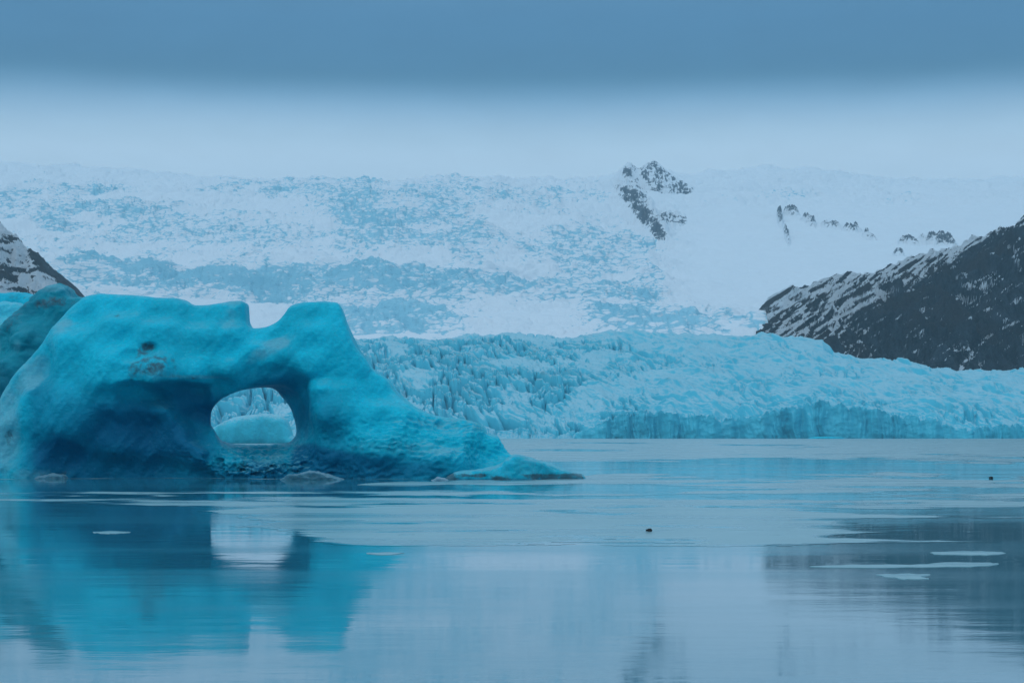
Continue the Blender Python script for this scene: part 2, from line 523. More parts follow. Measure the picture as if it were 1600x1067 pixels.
# ------------------------------------------------------------------ rock breaking through the snow
def build_peak():
    cols = np.linspace(925, 1125, 420)
    q = np.linspace(5.0, 11.3, 420)
    X, Y, Z, a, PX, py = upper_surface(cols, q)
    # pyramid: summit at px 1022, its crest line in photo rows
    crest_px = [925, 950, 962, 975, 984, 992, 1000, 1010, 1021, 1032, 1045, 1060, 1078, 1095, 1103, 1125]
    crest_py = [300, 288, 280, 264, 259, 262, 264, 254, 249, 256, 268, 278, 288, 300, 312, 325]
    Yc = 4550.
    zc = Z_of(np.interp(cols, crest_px, crest_py), Yc)[None, :]
    d = Y - Yc
    # rock face falls off steeply toward the viewer, less steeply behind
    face = zc - np.where(d < 0, -d * 1.05, d * .9) * (1 + .25 * noise2(X / 60, Y / 60, 3.))
    rn = ridged2((X + Z * .55) / 62, (Z - X * .3 + Y * .25) / 70, 6, 4., gain=.58)
    face = face + (rn - .45) * (30 - 22 * np.exp(-(d / 40.) ** 2)) * sstep(60, -60, np.abs(d) - 300)
    # lower rib running down to the right
    rib = np.exp(-(((PX - (972 + (py - 300) * .80)) / 26.) ** 2)) * sstep(285, 310, py) * sstep(392, 365, py)
    rib2 = np.exp(-(((PX - 1050) / 24.) ** 2 + ((py - 345) / 10.) ** 2)) * .6
    ribz = (rib + rib2) * (26 + 22 * ridged2(X / 25, Z / 25, 5, 7.))
    edge = np.minimum(sstep(925, 950, PX), sstep(1125, 1100, PX))
    Zn = np.maximum(Z - 9, face) + ribz * edge
    Zn = Zn * 1.0 - 14 * (1 - edge)
    Zn[0] -= 10; Zn[-1] -= 30
    gx = np.gradient(Zn, axis=1) / np.maximum(np.gradient(X, axis=1), .1)
    gy = np.gradient(Zn, axis=0) / np.maximum(np.gradient(Y, axis=0), .1)
    pyy = HY - (Zn - H) / Y * F
    rocks = blobs(PX, pyy, [(988, 306, 30, 17, .95, .5), (1005, 332, 34, 15, .95, .9), (1027, 358, 30, 12, .95, 1.1), (1080, 304, 30, 12, .9, .5), (1034, 380, 7, 7, .8, 0),
                            (1057, 284, 26, 10, .75, .6), (980, 268, 11, 10, .85, 0), (1020, 258, 14, 10, .7, 0), (1010, 276, 16, 9, .72, -.5), (1054, 342, 30, 11, .8, .2), (1042, 312, 26, 12, .68, .4), (1000, 292, 22, 9, .6, -.3), (1028, 280, 66, 34, .62, .35)])
    st = np.sqrt(gx * gx + gy * gy)
    rock = rocks * .85 + .7 * (ridged2((X + .6 * Zn) / 34, (Zn - .4 * X + .2 * Y) / 22, 6, 2., gain=.6) - .52) * (rocks > .08) + .0 + .08 * sstep(.8, 2., st) * (rocks > .2)
    V = np.stack([X, Y, Zn], -1).reshape(-1, 3)
    o = mesh_obj('mountain_peak', V, grid_faces(*X.shape), M_UP, attrs=dict(ice=np.zeros_like(a), rock=rock))
    structure(o, 'rugged rock peak dusted with snow rising from the glacier')

def build_rock_ridge(name, pxr, line, qr, lab, h=30., seed=1., amp=.8):
    cols = np.linspace(pxr[0], pxr[1], 320)
    q = np.linspace(qr[0], qr[1], 220)
    X, Y, Z, a, PX, py = upper_surface(cols, q)
    m = blobs(PX, py, line)
    rn = ridged2(X / 22, Z / 16, 5, seed)
    Zn = Z - 6 + m * h * (.5 + rn)
    pyy = HY - (Zn - H) / Y * F
    rock = m * amp + .6 * (rn - .5)
    rock = np.where(m < .1, 0, rock)
    V = np.stack([X, Y, Zn], -1).reshape(-1, 3)
    o = mesh_obj(name, V, grid_faces(*X.shape), M_UP, attrs=dict(ice=a * 0, rock=rock))
    structure(o, lab)
build_peak()
build_rock_ridge('rock_outcrop', (1195, 1400), [(1219, 345, 5, 14, .9, -.2), (1229, 370, 4, 14, .9, -.3), (1236, 336, 14, 5, .9, .2), (1265, 350, 18, 3.5, .75, .3), (1300, 354, 20, 3, .7, .1), (1330, 361, 16, 5, .85, .1), (1356, 370, 16, 3, .7, .3)],
                 (5.8, 9.2), 'thin broken line of rock on the snow slope', 26., 2.)
build_rock_ridge('rock_outcrop', (1390, 1515), [(1420, 382, 18, 3, .8, .1), (1455, 378, 22, 4, .8, 0), (1475, 381, 20, 5, .9, .1), (1405, 402, 10, 3, .8, .2)],
                 (5.2, 9.0), 'low dark crags on the snow above the right mountain', 24., 5.)

# ------------------------------------------------------------------ side mountains
def build_side_mountain(name, cols, foot_px, foot_py, Yfoot, ridge_px, ridge_py, Yridge, snowfn, lab, rough=1., seed=0.):
    q = np.concatenate([np.linspace(0, 1, 420), 1 + np.linspace(0, .35, 40)[1:]])
    fp = np.interp(cols, foot_px, foot_py); rp = np.interp(cols, ridge_px, ridge_py)
    Zf = Z_of(fp, Yfoot)[None, :] - 3; Zr = Z_of(rp, Yridge)[None, :]
    t = q[:, None]
    Y = Yfoot + (Yridge - Yfoot) * t + 0 * Zf
    Z = Zf + (Zr - Zf) * np.where(t <= 1, t ** .92, 1 - (t - 1) * 1.2)
    PX = np.broadcast_to(cols[None, :], Z.shape)
    X = X_of(PX, Y)
    hgt = np.clip((Zr - Zf - 25) / 130, .02, 1)
    # gullies running down the fall line
    g = ridged2((X + Z * .7) / 70, Z / 160, 6, seed + 1, gain=.55)
    b = fbm2(X / 60, Z / 45, 6, seed + 3, gain=.55)
    damp = sstep(0, .12, t) * (1 - .82 * sstep(.72, 1., t) * sstep(1.2, 1., t))
    Z = Z + rough * hgt * damp * ((g - .5) * 66 + b * 24) + hgt * rough * ridged2(X / 18, Z / 18, 4, seed + 8) * 5
    Z = Z + 2.5 * hgt * fbm2(X / 7., Y / 7., 3, seed + 5)
    pyy = HY - (Z - H) / Y * F
    s = snowfn(PX, pyy, X, Y, Z, t)
    V = np.stack([X, Y, Z], -1).reshape(-1, 3)
    o = mesh_obj(name, V, grid_faces(*X.shape), M_MT, attrs=dict(snow=s))
    structure(o, lab)

def snow_right(PX, py, X, Y, Z, t):
    # streaks lie along the slope of the ridge, thinning to flecks on the dark lower face
    u = (X * .82 + Z * .57); v = (-X * .57 + Z * .82)
    st = ridged2(u / 80, v / 7.5, 6, 3., gain=.62)
    fl = ridged2(u / 60, v / 8, 5, 6., gain=.62)
    ridge = np.interp(PX, [1150, 1187, 1215, 1300, 1400, 1500, 1565, 1600, 1700], [485, 478, 460, 433, 412, 380, 350, 335, 310])
    split = np.interp(PX, [1180, 1240, 1300, 1400, 1500, 1560, 1700], [570, 560, 540, 468, 415, 372, 335])
    zone = sstep(10, -25, py - split)
    cap = sstep(14, 0, py - ridge) * sstep(1600, 1480, PX)
    gl = ridged2((X + Z * .7) / 45, (Z - X * .2) / 150, 5, 3.)
    a = zone * (.56 + 1.4 * (st - .52)) + (1 - zone) * (.37 + 2.0 * (fl - .66) + .5 * (gl - .6) + .35 * fbm2(X / 90, Z / 60, 3, 2.))
    a = a + cap * .18 + .07 * sstep(1250, 1330, PX) * zone
    a = a + .9 * np.exp(-((u - (X.max() * .0 + 1.)) / 1e9) ** 2) * 0
    a = a + .55 * blobs(PX, py, [(1590, 400, 14, 9, 1, 1.1), (1578, 385, 10, 4, 1, .6), (1588, 568, 10, 5, 1, -.8), (1500, 548, 9, 3, 1, -.7), (1364, 552, 8, 4, 1, -.5), (1465, 562, 12, 3, 1, 0)])
    return a

build_side_mountain('mountain', np.linspace(1150, 2300, 1300),
    [1150, 1187, 1215, 1250, 1290, 1350, 1450, 1600, 2300], [535, 530, 531, 540, 557, 568, 580, 595, 640], 1990.,
    [1150, 1187, 1200, 1215, 1260, 1300, 1350, 1400, 1450, 1500, 1540, 1565, 1582, 1600, 1700, 1900, 2300],
    [520, 482, 466, 460, 448, 435, 431, 412, 396, 381, 366, 351, 349, 336, 300, 240, 200], 2450., snow_right,
    'dark bare rock mountain with snow streaks at right', 1.0, 2.)

def snow_left(PX, py, X, Y, Z, t):
    ridge = np.interp(PX, [-400, 0, 25, 40, 60, 80, 100, 130], [150, 350, 368, 388, 400, 420, 435, 466])
    d = py - ridge
    n = ridged2(X / 20, Z / 16, 5, 4.)
    a = .80 + 1.0 * (n - .55) - .45 * sstep(14, 3, d) * sstep(20, 60, PX) - .5 * blobs(PX, py, [(15, 374, 18, 8, 1, .3), (10, 425, 16, 8, .8, .5), (60, 410, 20, 8, 1, .8), (90, 432, 22, 9, 1, .7), (118, 452, 18, 10, 1, .7)])
    lines = ridged2((X * .8 + Z * .6) / 9, (X * .6 - Z * .8) / 70, 3, 2.)
    a = a - .35 * sstep(.55, .9, lines) * sstep(20, 60, d)
    return a
build_side_mountain('mountain', np.linspace(-900, 150, 700),
    [-900, 0, 100, 150], [600, 540, 500, 470], 1990.,
    [-900, -400, -100, 0, 12, 25, 40, 60, 80, 100, 120, 135, 150],
    [60, 180, 310, 348, 362, 369, 388, 399, 419, 434, 449, 466, 490], 2420., snow_left,
    'snowy mountain flank with a rocky edge at far left', .8, 5.)

# ------------------------------------------------------------------ glacier tongue with calving front
TPX = [-900, 300, 700, 900, 1000, 1100, 1200, 1285, 1302, 1350, 1600, 2600]
TY = [1404, 1440, 1520, 1640, 1780, 1950, 2060]
TP = np.array([
    [670, 668, 668, 668, 648, 650, 640, 632, 634, 640, 664, 660],
    [655, 650, 650, 655, 640, 637, 630, 630, 631, 634, 655, 650],
    [618, 615, 612, 620, 614, 611, 610, 613, 614, 618, 632, 630],
    [575, 575, 572, 580, 582, 583, 586, 592, 594, 597, 612, 610],
    [545, 545, 543, 548, 552, 556, 558, 566, 571, 577, 597, 600],
    [530, 530, 528, 526, 526, 524, 523, 532, 553, 562, 586, 595],
    [545, 545, 543, 541, 541, 541, 543, 565, 580, 590, 610, 620]], float)
CL_PX = [-900, 700, 800, 880, 905, 930, 950, 1000, 1030, 1070, 1120, 1180, 1215, 1245, 1280, 1330, 1370, 1400, 1440, 1500, 1550, 1600, 2600]
CL_PY = [668, 668, 674, 677, 671, 664, 657, 648, 649, 655, 658, 655, 641, 636, 632, 640, 646, 651, 660, 672, 668, 666, 660]

def build_tongue():
    cols = np.concatenate([np.linspace(-900, 298, 160), np.linspace(300, 1640, 1750), np.linspace(1642, 2600, 150)])
    ncl = 60
    q = np.linspace(0, 6, 620) ** 1.0
    # surface part
    nC = len(cols)
    cols2 = np.array([np.interp(cols, TPX, TP[i]) for i in range(7)])
    cols2[0] = np.interp(cols, CL_PX, CL_PY)
    cols2[1] = np.minimum(cols2[1], cols2[0] - 3)
    qi = np.clip(np.floor(q).astype(int), 0, 5); f = q - qi
    ty = np.array(TY, float)
    Yr = ty[qi] * (1 - f) + ty[qi + 1] * f
    py = np.empty((len(q), nC))
    for r in range(len(q)):
        i = qi[r]; t = f[r]
        p0 = cols2[max(i - 1, 0)]; p1 = cols2[i]; p2 = cols2[i + 1]; p3 = cols2[min(i + 2, 6)]
        cat = .5 * ((2 * p1) + (-p0 + p2) * t + (2 * p0 - 5 * p1 + 4 * p2 - p3) * t * t + (-p0 + 3 * p1 - 3 * p2 + p3) * t ** 3)
        py[r] = .6 * cat + .4 * (p1 * (1 - t) + p2 * t)
    PX = np.broadcast_to(cols[None, :], py.shape)
    Y = np.broadcast_to(Yr[:, None], py.shape).astype(float)
    front = 18 * noise2(cols / 75., 0 * cols, 3.) + 7 * noise2(cols / 22., 0 * cols, 6.)
    Y = Y + front[None, :] * sstep(1640, 1404, Y)
    X = X_of(PX, Y); Z = Z_of(py, Y)
    # amount of breaking-up: strong on the steep left part and above the cliff, gentle at right
    left = sstep(1080, 850, PX)
    amt = .20 + .80 * left + .30 * blobs(PX, py, [(1340, 630, 120, 14, 1, 0), (1100, 560, 80, 20, .4, 0), (1500, 640, 80, 12, .7, 0)])
    amt = amt * (sstep(524, 545, py) * .75 + .25)
    wx = X + 10 * noise2(X / 45, Y / 60, 1.) + .28 * (Y - 1500)
    wy = Y + 20 * noise2(X / 50, Y / 70, 4.)
    f1, f2, rv, ox, oy = voro2(wx / 10., wy / 34.)
    cr = sstep(.30, .03, f2 - f1)
    h1, h2, rv2, _, _ = voro2(wx / 4.2, wy / 12., 5)
    cr2 = sstep(.25, .05, h2 - h1)
    tilt = (rv - .5) * 7 + ox * (rv - .3) * 7 + oy * 7
    gate = sstep(-.15, .35, fbm2(X / 60, Y / 110, 3, 7.) + .25 * left)
    dz = amt * (gate * (tilt * .68 - 11 * cr * (.5 + rv)) - 2.4 * cr2 * gate + (rv2 - .5) * 2.2)
    sw = fbm2(X / 70, Y / 100, 4, 9.) * 8.5 + fbm2((X + .5 * Y) / 18, (Y - .5 * X) / 60, 4, 5.) * 2.8
    fold = (ridged2((X + .9 * Y) / 34, (Y - .6 * X) / 120, 4, 2.) - .5) * 7.5 * (1 - .7 * left)
    dz = dz + sw + fold + fbm2(X / 4., Y / 6., 3, 3.) * .45
    fade = sstep(1404, 1425, Y - front[None, :]) 
    Zs = Z + dz * (.25 + .75 * fade) * (1 - .5 * sstep(1960, 2060, Y))
    near = sstep(1404 + 18, 1404, Y - front[None, :]) * sstep(905, 960, PX)
    Zs = Zs + near * (np.minimum(np.abs(noise2((X + 2.5) / 13., 0 * X + .25, 4.)) * 14, 4) - 2.5 + np.minimum(np.abs(noise2(X / 4.6, 0 * X + .5, 7.)) * 8, 1.6) + fbm2(X / 6, Y / 6, 3, 2.) * 2)
    crest0 = Zs[0]
    # jagged cliff crest
    # cliff: from below the water up to the first surface row, fluted
    tt = np.linspace(0, 1, ncl + 1)[:-1][:, None]
    Zc = -3 + (crest0[None, :] + 3) * tt
    Xc0 = X_of(cols, 1404.)[None, :]
    fl = voro2((Xc0 + 3 * noise2(Xc0 / 9, Zc / 12, 2.)) / 10., Zc / 44 + 0 * Xc0, 9)
    Xw_ = Xc0 + 2.2 * noise2(Xc0 / 14 + 0 * Zc, Zc / 14, 2.) + .10 * Zc
    def flutes(x, z):
        return (np.abs(noise2(x / 13., z / 90., 4.)) * 11 + np.abs(noise2(x / 4.6, z / 40., 7.)) * 4.2 + np.abs(noise2(x / 1.7, z / 9., 8.)) * 1.2)
    calm = .35 + .65 * sstep(-.2, .25, noise2(Xc0 / 60 + 0 * Zc, 0 * Zc + .3, 6.))
    bulge = -flutes(Xw_, Zc) * calm + 4 + 1.5 * fbm2(Xc0 / 12 + 0 * Zc, Zc / 7, 4, 3.)
    bulge = bulge + 3.0 * tt ** 2
    btop = bulge[-1]
    Yc = 1404 + front[None, :] + bulge + np.zeros_like(Zc)
    Y = Y + btop[None, :] * sstep(1432, 1404, Y - front[None, :])
    X = X_of(PX, Y)
    # a low apron of slumped ice at the left instead of a sheer face
    ap = sstep(905, 870, cols)[None, :]
    Yc = Yc - ap * (1 - tt) * 26
    Xc = X_of(np.broadcast_to(cols[None, :], Zc.shape), Yc)
    Zc = Zc + ap * fbm2(Xc / 6, Yc / 6, 4, 8.) * 2.2 * sstep(0, .3, tt)
    Xa = np.concatenate([Xc, X]); Ya = np.concatenate([Yc, Y]); Za = np.concatenate([Zc, Zs])
    crv = np.concatenate([np.clip(.12 + .5 * fbm2(Xc0 / 8 + 0 * Zc, Zc / 30, 4, 1.), 0, .5) * np.ones_like(Zc), np.clip(amt * gate * sstep(.2, .02, f2 - f1), 0, 1)])
    V = np.stack([Xa, Ya, Za], -1).reshape(-1, 3)
    o = mesh_obj('glacier', V, grid_faces(*Xa.shape), M_TO, attrs=dict(crev=crv))
    structure(o, 'crevassed blue glacier tongue ending in an ice cliff at the lake')
build_tongue()

# ------------------------------------------------------------------ icebergs
def surface_nets(f, org, h):
    nx, ny, nz = f.shape
    ins = f > 0
    cshape = (nx - 1, ny - 1, nz - 1)
    acc = np.zeros(cshape + (3,), np.float32); cnt = np.zeros(cshape, np.float32)
    quads = []
    idx = np.full(cshape, -1, np.int64)
    edges = []
    for ax in range(3):
        a = [slice(None)] * 3; b = [slice(None)] * 3
        a[ax] = slice(None, -1); b[ax] = slice(1, None)
        cross = ins[tuple(a)] != ins[tuple(b)]
        I = np.argwhere(cross)
        fa = f[tuple(a)][cross]; fb = f[tuple(b)][cross]
        t = fa / (fa - fb)
        pt = I.astype(np.float32); pt[:, ax] += t
        o1, o2 = [k for k in range(3) if k != ax]
        good = (I[:, o1] > 0) & (I[:, o2] > 0) & (I[:, o1] < cshape[o1]) & (I[:, o2] < cshape[o2])
        I = I[good]; pt = pt[good]; sgn = (fa[good] > 0)
        cells = []
        for d1, d2 in ((0, 0), (-1, 0), (-1, -1), (0, -1)):
            c = I.copy(); c[:, o1] += d1; c[:, o2] += d2
            cells.append(c)
            np.add.at(acc, (c[:, 0], c[:, 1], c[:, 2]), pt); np.add.at(cnt, (c[:, 0], c[:, 1], c[:, 2]), 1)
        edges.append((cells, sgn, ax))
    m = cnt > 0
    idx[m] = np.arange(m.sum())
    V = acc[m] / cnt[m][:, None] * h + np.array(org, np.float32)
    for cells, sgn, ax in edges:
        qd = np.stack([idx[c[:, 0], c[:, 1], c[:, 2]] for c in cells], 1)
        flip = sgn if ax != 1 else ~sgn
        qd[~flip] = qd[~flip][:, ::-1]
        quads.append(qd)
    return V, np.concatenate(quads)

def vnormals(V, Fq):
    n = np.cross(V[Fq[:, 2]] - V[Fq[:, 0]], V[Fq[:, 3]] - V[Fq[:, 1]])
    N = np.zeros_like(V)
    for k in range(4): np.add.at(N, Fq[:, k], n)
    return N / (np.linalg.norm(N, axis=1)[:, None] + 1e-9)

def poly_sd(x, z, poly):
    """signed distance (positive inside) on grids x,z"""
    d2 = np.full(x.shape, 1e9, np.float32); inside = np.zeros(x.shape, bool)
    n = len(poly)
    for i in range(n):
        ax, az = poly[i]; bx, bz = poly[(i + 1) % n]
        ex, ez = bx - ax, bz - az
        t = np.clip(((x - ax) * ex + (z - az) * ez) / (ex * ex + ez * ez + 1e-9), 0, 1)
        dd = (x - ax - t * ex) ** 2 + (z - az - t * ez) ** 2
        d2 = np.minimum(d2, dd)
        c = ((az > z) != (bz > z)) & (x < (bx - ax) * (z - az) / (bz - az + 1e-12) + ax)
        inside ^= c
    return np.where(inside, 1, -1) * np.sqrt(d2)

def smooth_poly(pts, n=4):
    out = []
    k = len(pts)
    for i in range(k):
        p0, p1, p2, p3 = (np.array(pts[(i + j) % k], float) for j in (-1, 0, 1, 2))
        for s in range(n):
            t = s / n
            out.append(tuple(.5 * ((2 * p1) + (-p0 + p2) * t + (2 * p0 - 5 * p1 + 4 * p2 - p3) * t * t + (-p0 + 3 * p1 - 3 * p2 + p3) * t ** 3)))
    return out

def scatter_interp(px, py, ctrl, sig=26.):
    num = 0; den = 1e-9
    for cx, cy, v in ctrl:
        wgt = 1.0 / (((px - cx) ** 2 + (py - cy) ** 2) / sig ** 2 + .25) ** 2
        num = num + wgt * v; den = den + wgt
    return num / den

def make_berg(name, outline, Y0, front, back, mat, voxel, hole=None, hole_front=None, sculpt=None, rough_at=None, R=1.2, masks=None, noise_amp=.3, noise_len=3., detail=.06, parent=None, floor=-1.2, holer=.9, yc=None):
    """outline: photo rows/columns of the silhouette at distance Y0; front/back: (px,py,metres) thickness controls"""
    s = Y0 / F
    po = [((x - 800) * s, H + (HY - y) * s) for x, y in outline]
    xs = [p[0] for p in po]; zs = [p[1] for p in po]
    cx = .5 * (min(xs) + max(xs))
    x0, x1 = min(xs) - 1, max(xs) + 1; z0, z1 = floor - .8, max(zs) + 1
    T = max(max(c[2] for c in front), max(c[2] for c in back)) + 1.5
    gx = np.arange(x0, x1, voxel, dtype=np.float32); gz = np.arange(z0, z1, voxel, dtype=np.float32); gy = np.arange(-T, T, voxel, dtype=np.float32)
    GX, GZ = np.meshgrid(gx, gz, indexing='ij')
    d = poly_sd(GX, GZ, smooth_poly(po) if len(po) > 6 else po)
    px = GX / s + 800; py = HY - (GZ - H) / s
    Fr = scatter_interp(px, py, front).astype(np.float32); Bk = scatter_interp(px, py, back).astype(np.float32)
    if hole:
        ph = smooth_poly([((x - 800) * s, H + (HY - y) * s) for x, y in hole])
        dh = -poly_sd(GX, GZ, ph)
        dh2 = -poly_sd(GX, GZ, smooth_poly([((x - 800) * s, H + (HY - y) * s) for x, y in hole_front]))
    fl = GZ - floor
    d = d0 = np.minimum(d, fl + .8)
    if sculpt is not None: Fr = np.maximum(Fr + sculpt(px, py), .5).astype(np.float32)
    Rr = np.minimum(R, .9 * np.minimum(Fr, Bk)).astype(np.float32)
    f = np.empty((len(gx), len(gy), len(gz)), np.float32)
    dx = np.maximum(Rr - d, 0)
    for j, y in enumerate(gy):
        th = Fr if y < 0 else Bk
        if hole:
            k = np.clip(.5 - y / 4.0, 0, 1); k = k * k * (3 - 2 * k)
            dd = dh * (1 - k) + dh2 * k
            d = np.minimum(d0, dd); dx = np.maximum(Rr - d, 0)
        dy = np.maximum(abs(y) - (th - Rr), 0)
        inner = np.minimum(Rr - np.sqrt(dx * dx + dy * dy), th - abs(y) + 0 * d)
        f[:, j, :] = inner
    V, Q = surface_nets(f, (x0, -T, z0), voxel)
    N = vnormals(V, Q)
    # orientation check
    if ((V - V.mean(0)) * N).sum() < 0:
        Q = Q[:, ::-1]; N = -N
    L_ = noise_len
    nz_ = fbm3(V[:, 0] / L_ + Y0, V[:, 1] / L_, V[:, 2] / L_ * 1.2, 4)
    V = V + N * (nz_ * noise_amp)[:, None]
    if rough_at is not None:
        ra = rough_at(V[:, 0] / s + 800, HY - (V[:, 2] - H) / s)
        V = V + N * (ra * (.28 - np.abs(noise3(V[:, 0] * 1.1, V[:, 1] * 2.2, V[:, 2] * 3.2)) - .5 * np.abs(noise3(V[:, 0] * 2.7, V[:, 1] * 5, V[:, 2] * 7))) * .55)[:, None]
    # scalloped melt surface
    sc_ = noise3(V[:, 0] * 1.3, V[:, 1] * 1.3, V[:, 2] * 1.7)
    V = V + N * ((np.abs(sc_) - .3) * detail * 2)[:, None]
    N = vnormals(V, Q)
    vx = V[:, 0] / s + 800; vy = HY - (V[:, 2] - H) / s
    at = masks(vx, vy, V, N) if masks else {}
    for k in ('clear', 'dirt', 'veil'):
        if k not in at: at[k] = np.zeros(len(V), np.float32)
    V[:, 0] -= cx
    return mesh_obj(name, V, Q, mat, attrs=at, loc=(cx, Y0, 0), parent=parent)

OUT = [(-10, 775), (-8, 742), (3, 715), (8, 690), (5, 665), (3, 640), (8, 618), (20, 600), (35, 580), (55, 558), (75, 535), (92, 512), (108, 490),
       (125, 472), (140, 463), (160, 459), (185, 460), (215, 462), (245, 466), (275, 466), (290, 470), (305, 477), (330, 477), (352, 474), (370, 472),
       (384, 474), (388, 490), (390, 506), (396, 513), (410, 513), (425, 510), (438, 503), (448, 493), (455, 482), (467, 476), (490, 473), (515, 473),
       (530, 476), (538, 490), (545, 510), (553, 530), (562, 548), (575, 565), (585, 580), (598, 588), (608, 597), (618, 612), (632, 625), (650, 637),
       (670, 646), (695, 652), (720, 655), (742, 661), (755, 671), (762, 679), (776, 682), (784, 693), (792, 706), (806, 718), (818, 735), (822, 775)]
HOLE = [(316, 655), (318, 632), (334, 618), (360, 610), (385, 606), (408, 605), (424, 608), (438, 626), (448, 640), (455, 660), (457, 676), (450, 688),
        (438, 693), (415, 695), (385, 695), (352, 693), (330, 686), (320, 674)]
HOLE_FRONT = [(337, 660), (339, 643), (349, 628), (368, 617), (392, 609), (418, 604), (448, 603), (470, 612), (483, 634), (488, 662), (484, 688), (470, 706),
        (448, 716), (420, 722), (398, 718), (372, 706), (354, 692), (343, 672)]
FRONT = [(20, 620, 1.6), (20, 700, 2.2), (20, 745, 2.6), (70, 560, 1.8), (70, 640, 3.4), (70, 740, 3.2), (130, 480, 1.2), (130, 560, 3.4), (130, 650, 4.2), (130, 740, 2.4),
         (200, 470, 1.2), (200, 520, 3.0), (200, 580, 4.6), (205, 600, 4.8), (205, 622, 3.8), (200, 680, 3.2), (200, 745, 2.0), (260, 480, 1.4), (260, 530, 3.2), (260, 585, 4.9), (262, 602, 4.9), (262, 620, 3.3),
         (262, 680, 2.6), (262, 745, 1.8), (320, 485, 1.3), (320, 540, 2.8), (320, 590, 4.1), (320, 610, 3.0), (320, 660, 2.2), (320, 740, 2.4), (370, 485, 1.3), (370, 540, 2.4), (365, 585, 3.4), (360, 605, 2.0),
         (410, 520, 1.6), (410, 555, 2.6), (410, 590, 2.2), (400, 730, 3.4), (440, 520, 1.8), (440, 560, 3.0), (440, 590, 2.4), (400, 745, 3.6),
         (490, 485, 1.3), (490, 530, 2.4), (490, 575, 3.0), (480, 610, 1.6), (475, 650, 1.5), (470, 700, 1.8), (470, 745, 2.6), (520, 600, 2.5), (530, 650, 3.2), (530, 700, 3.6), (530, 745, 3.2),
         (600, 610, 1.6), (600, 650, 3.4), (600, 700, 4.8), (600, 745, 4.4), (700, 665, 1.5), (700, 690, 3.6), (700, 715, 5.0), (700, 745, 4.8), (770, 700, 2.0), (780, 745, 3.5)]
BACK = [(20, 700, 2.5), (200, 480, 1.5), (200, 600, 4.0), (200, 740, 5.5), (350, 500, 1.4), (350, 600, 1.6), (350, 720, 3.2), (420, 560, 1.5), (420, 740, 3.0), (490, 500, 1.4), (490, 620, 2.5), (490, 740, 4.5), (650, 700, 4.0), (780, 740, 2.5)]

def berg_sculpt(px, py):
    # crisp forms: the overhanging ledge, the edge of the right-hand mass, the diagonal rib left of the arch, hollows
    w = 6 * noise2(px / 40., py / 30., 3.)
    ledge = -1.3 * sstep(597, 605, py + w - .06 * np.abs(px - 275)) * sstep(720, 620, py) * sstep(195, 235, px) * sstep(350, 325, px)
    k = 489 + 10 * sstep(640, 720, py) + .5 * w
    edge = 1.3 * sstep(k - 4, k + 5, px) * sstep(590, 612, py) * sstep(690, 650, py) * np.exp(-np.clip((px - 500) / 60., 0, 9) ** 2)
    dl = (px - 262) - (py - 628) * .80 + w
    rib = 1.1 * np.exp(-(np.clip(dl, 0, 99) / 9.) ** 2) * np.exp(-(np.clip(-dl, 0, 99) / 42.) ** 2) * sstep(622, 645, py) * sstep(742, 715, py)
    diag = .28 * (ridged2((px + py * .9) / 46., (py - px * .6) / 170., 4, 5.) - .5) + .16 * (ridged2((px - py * .5) / 30., (py + px * .5) / 110., 3, 9.) - .5)
    saddle = .5 * (ridged2((px + py * .4) / 22., (py - px * .3) / 12., 4, 7.) - .4) * blobs(px, py, [(415, 728, 75, 22, 1, 0), (650, 690, 160, 30, .35, 0)])
    hol = -.5 * blobs(px, py, [(225, 560, 16, 10, 1, 0), (250, 550, 12, 9, 1, 0)])
    return ledge + edge + rib + diag * .55 + saddle + hol

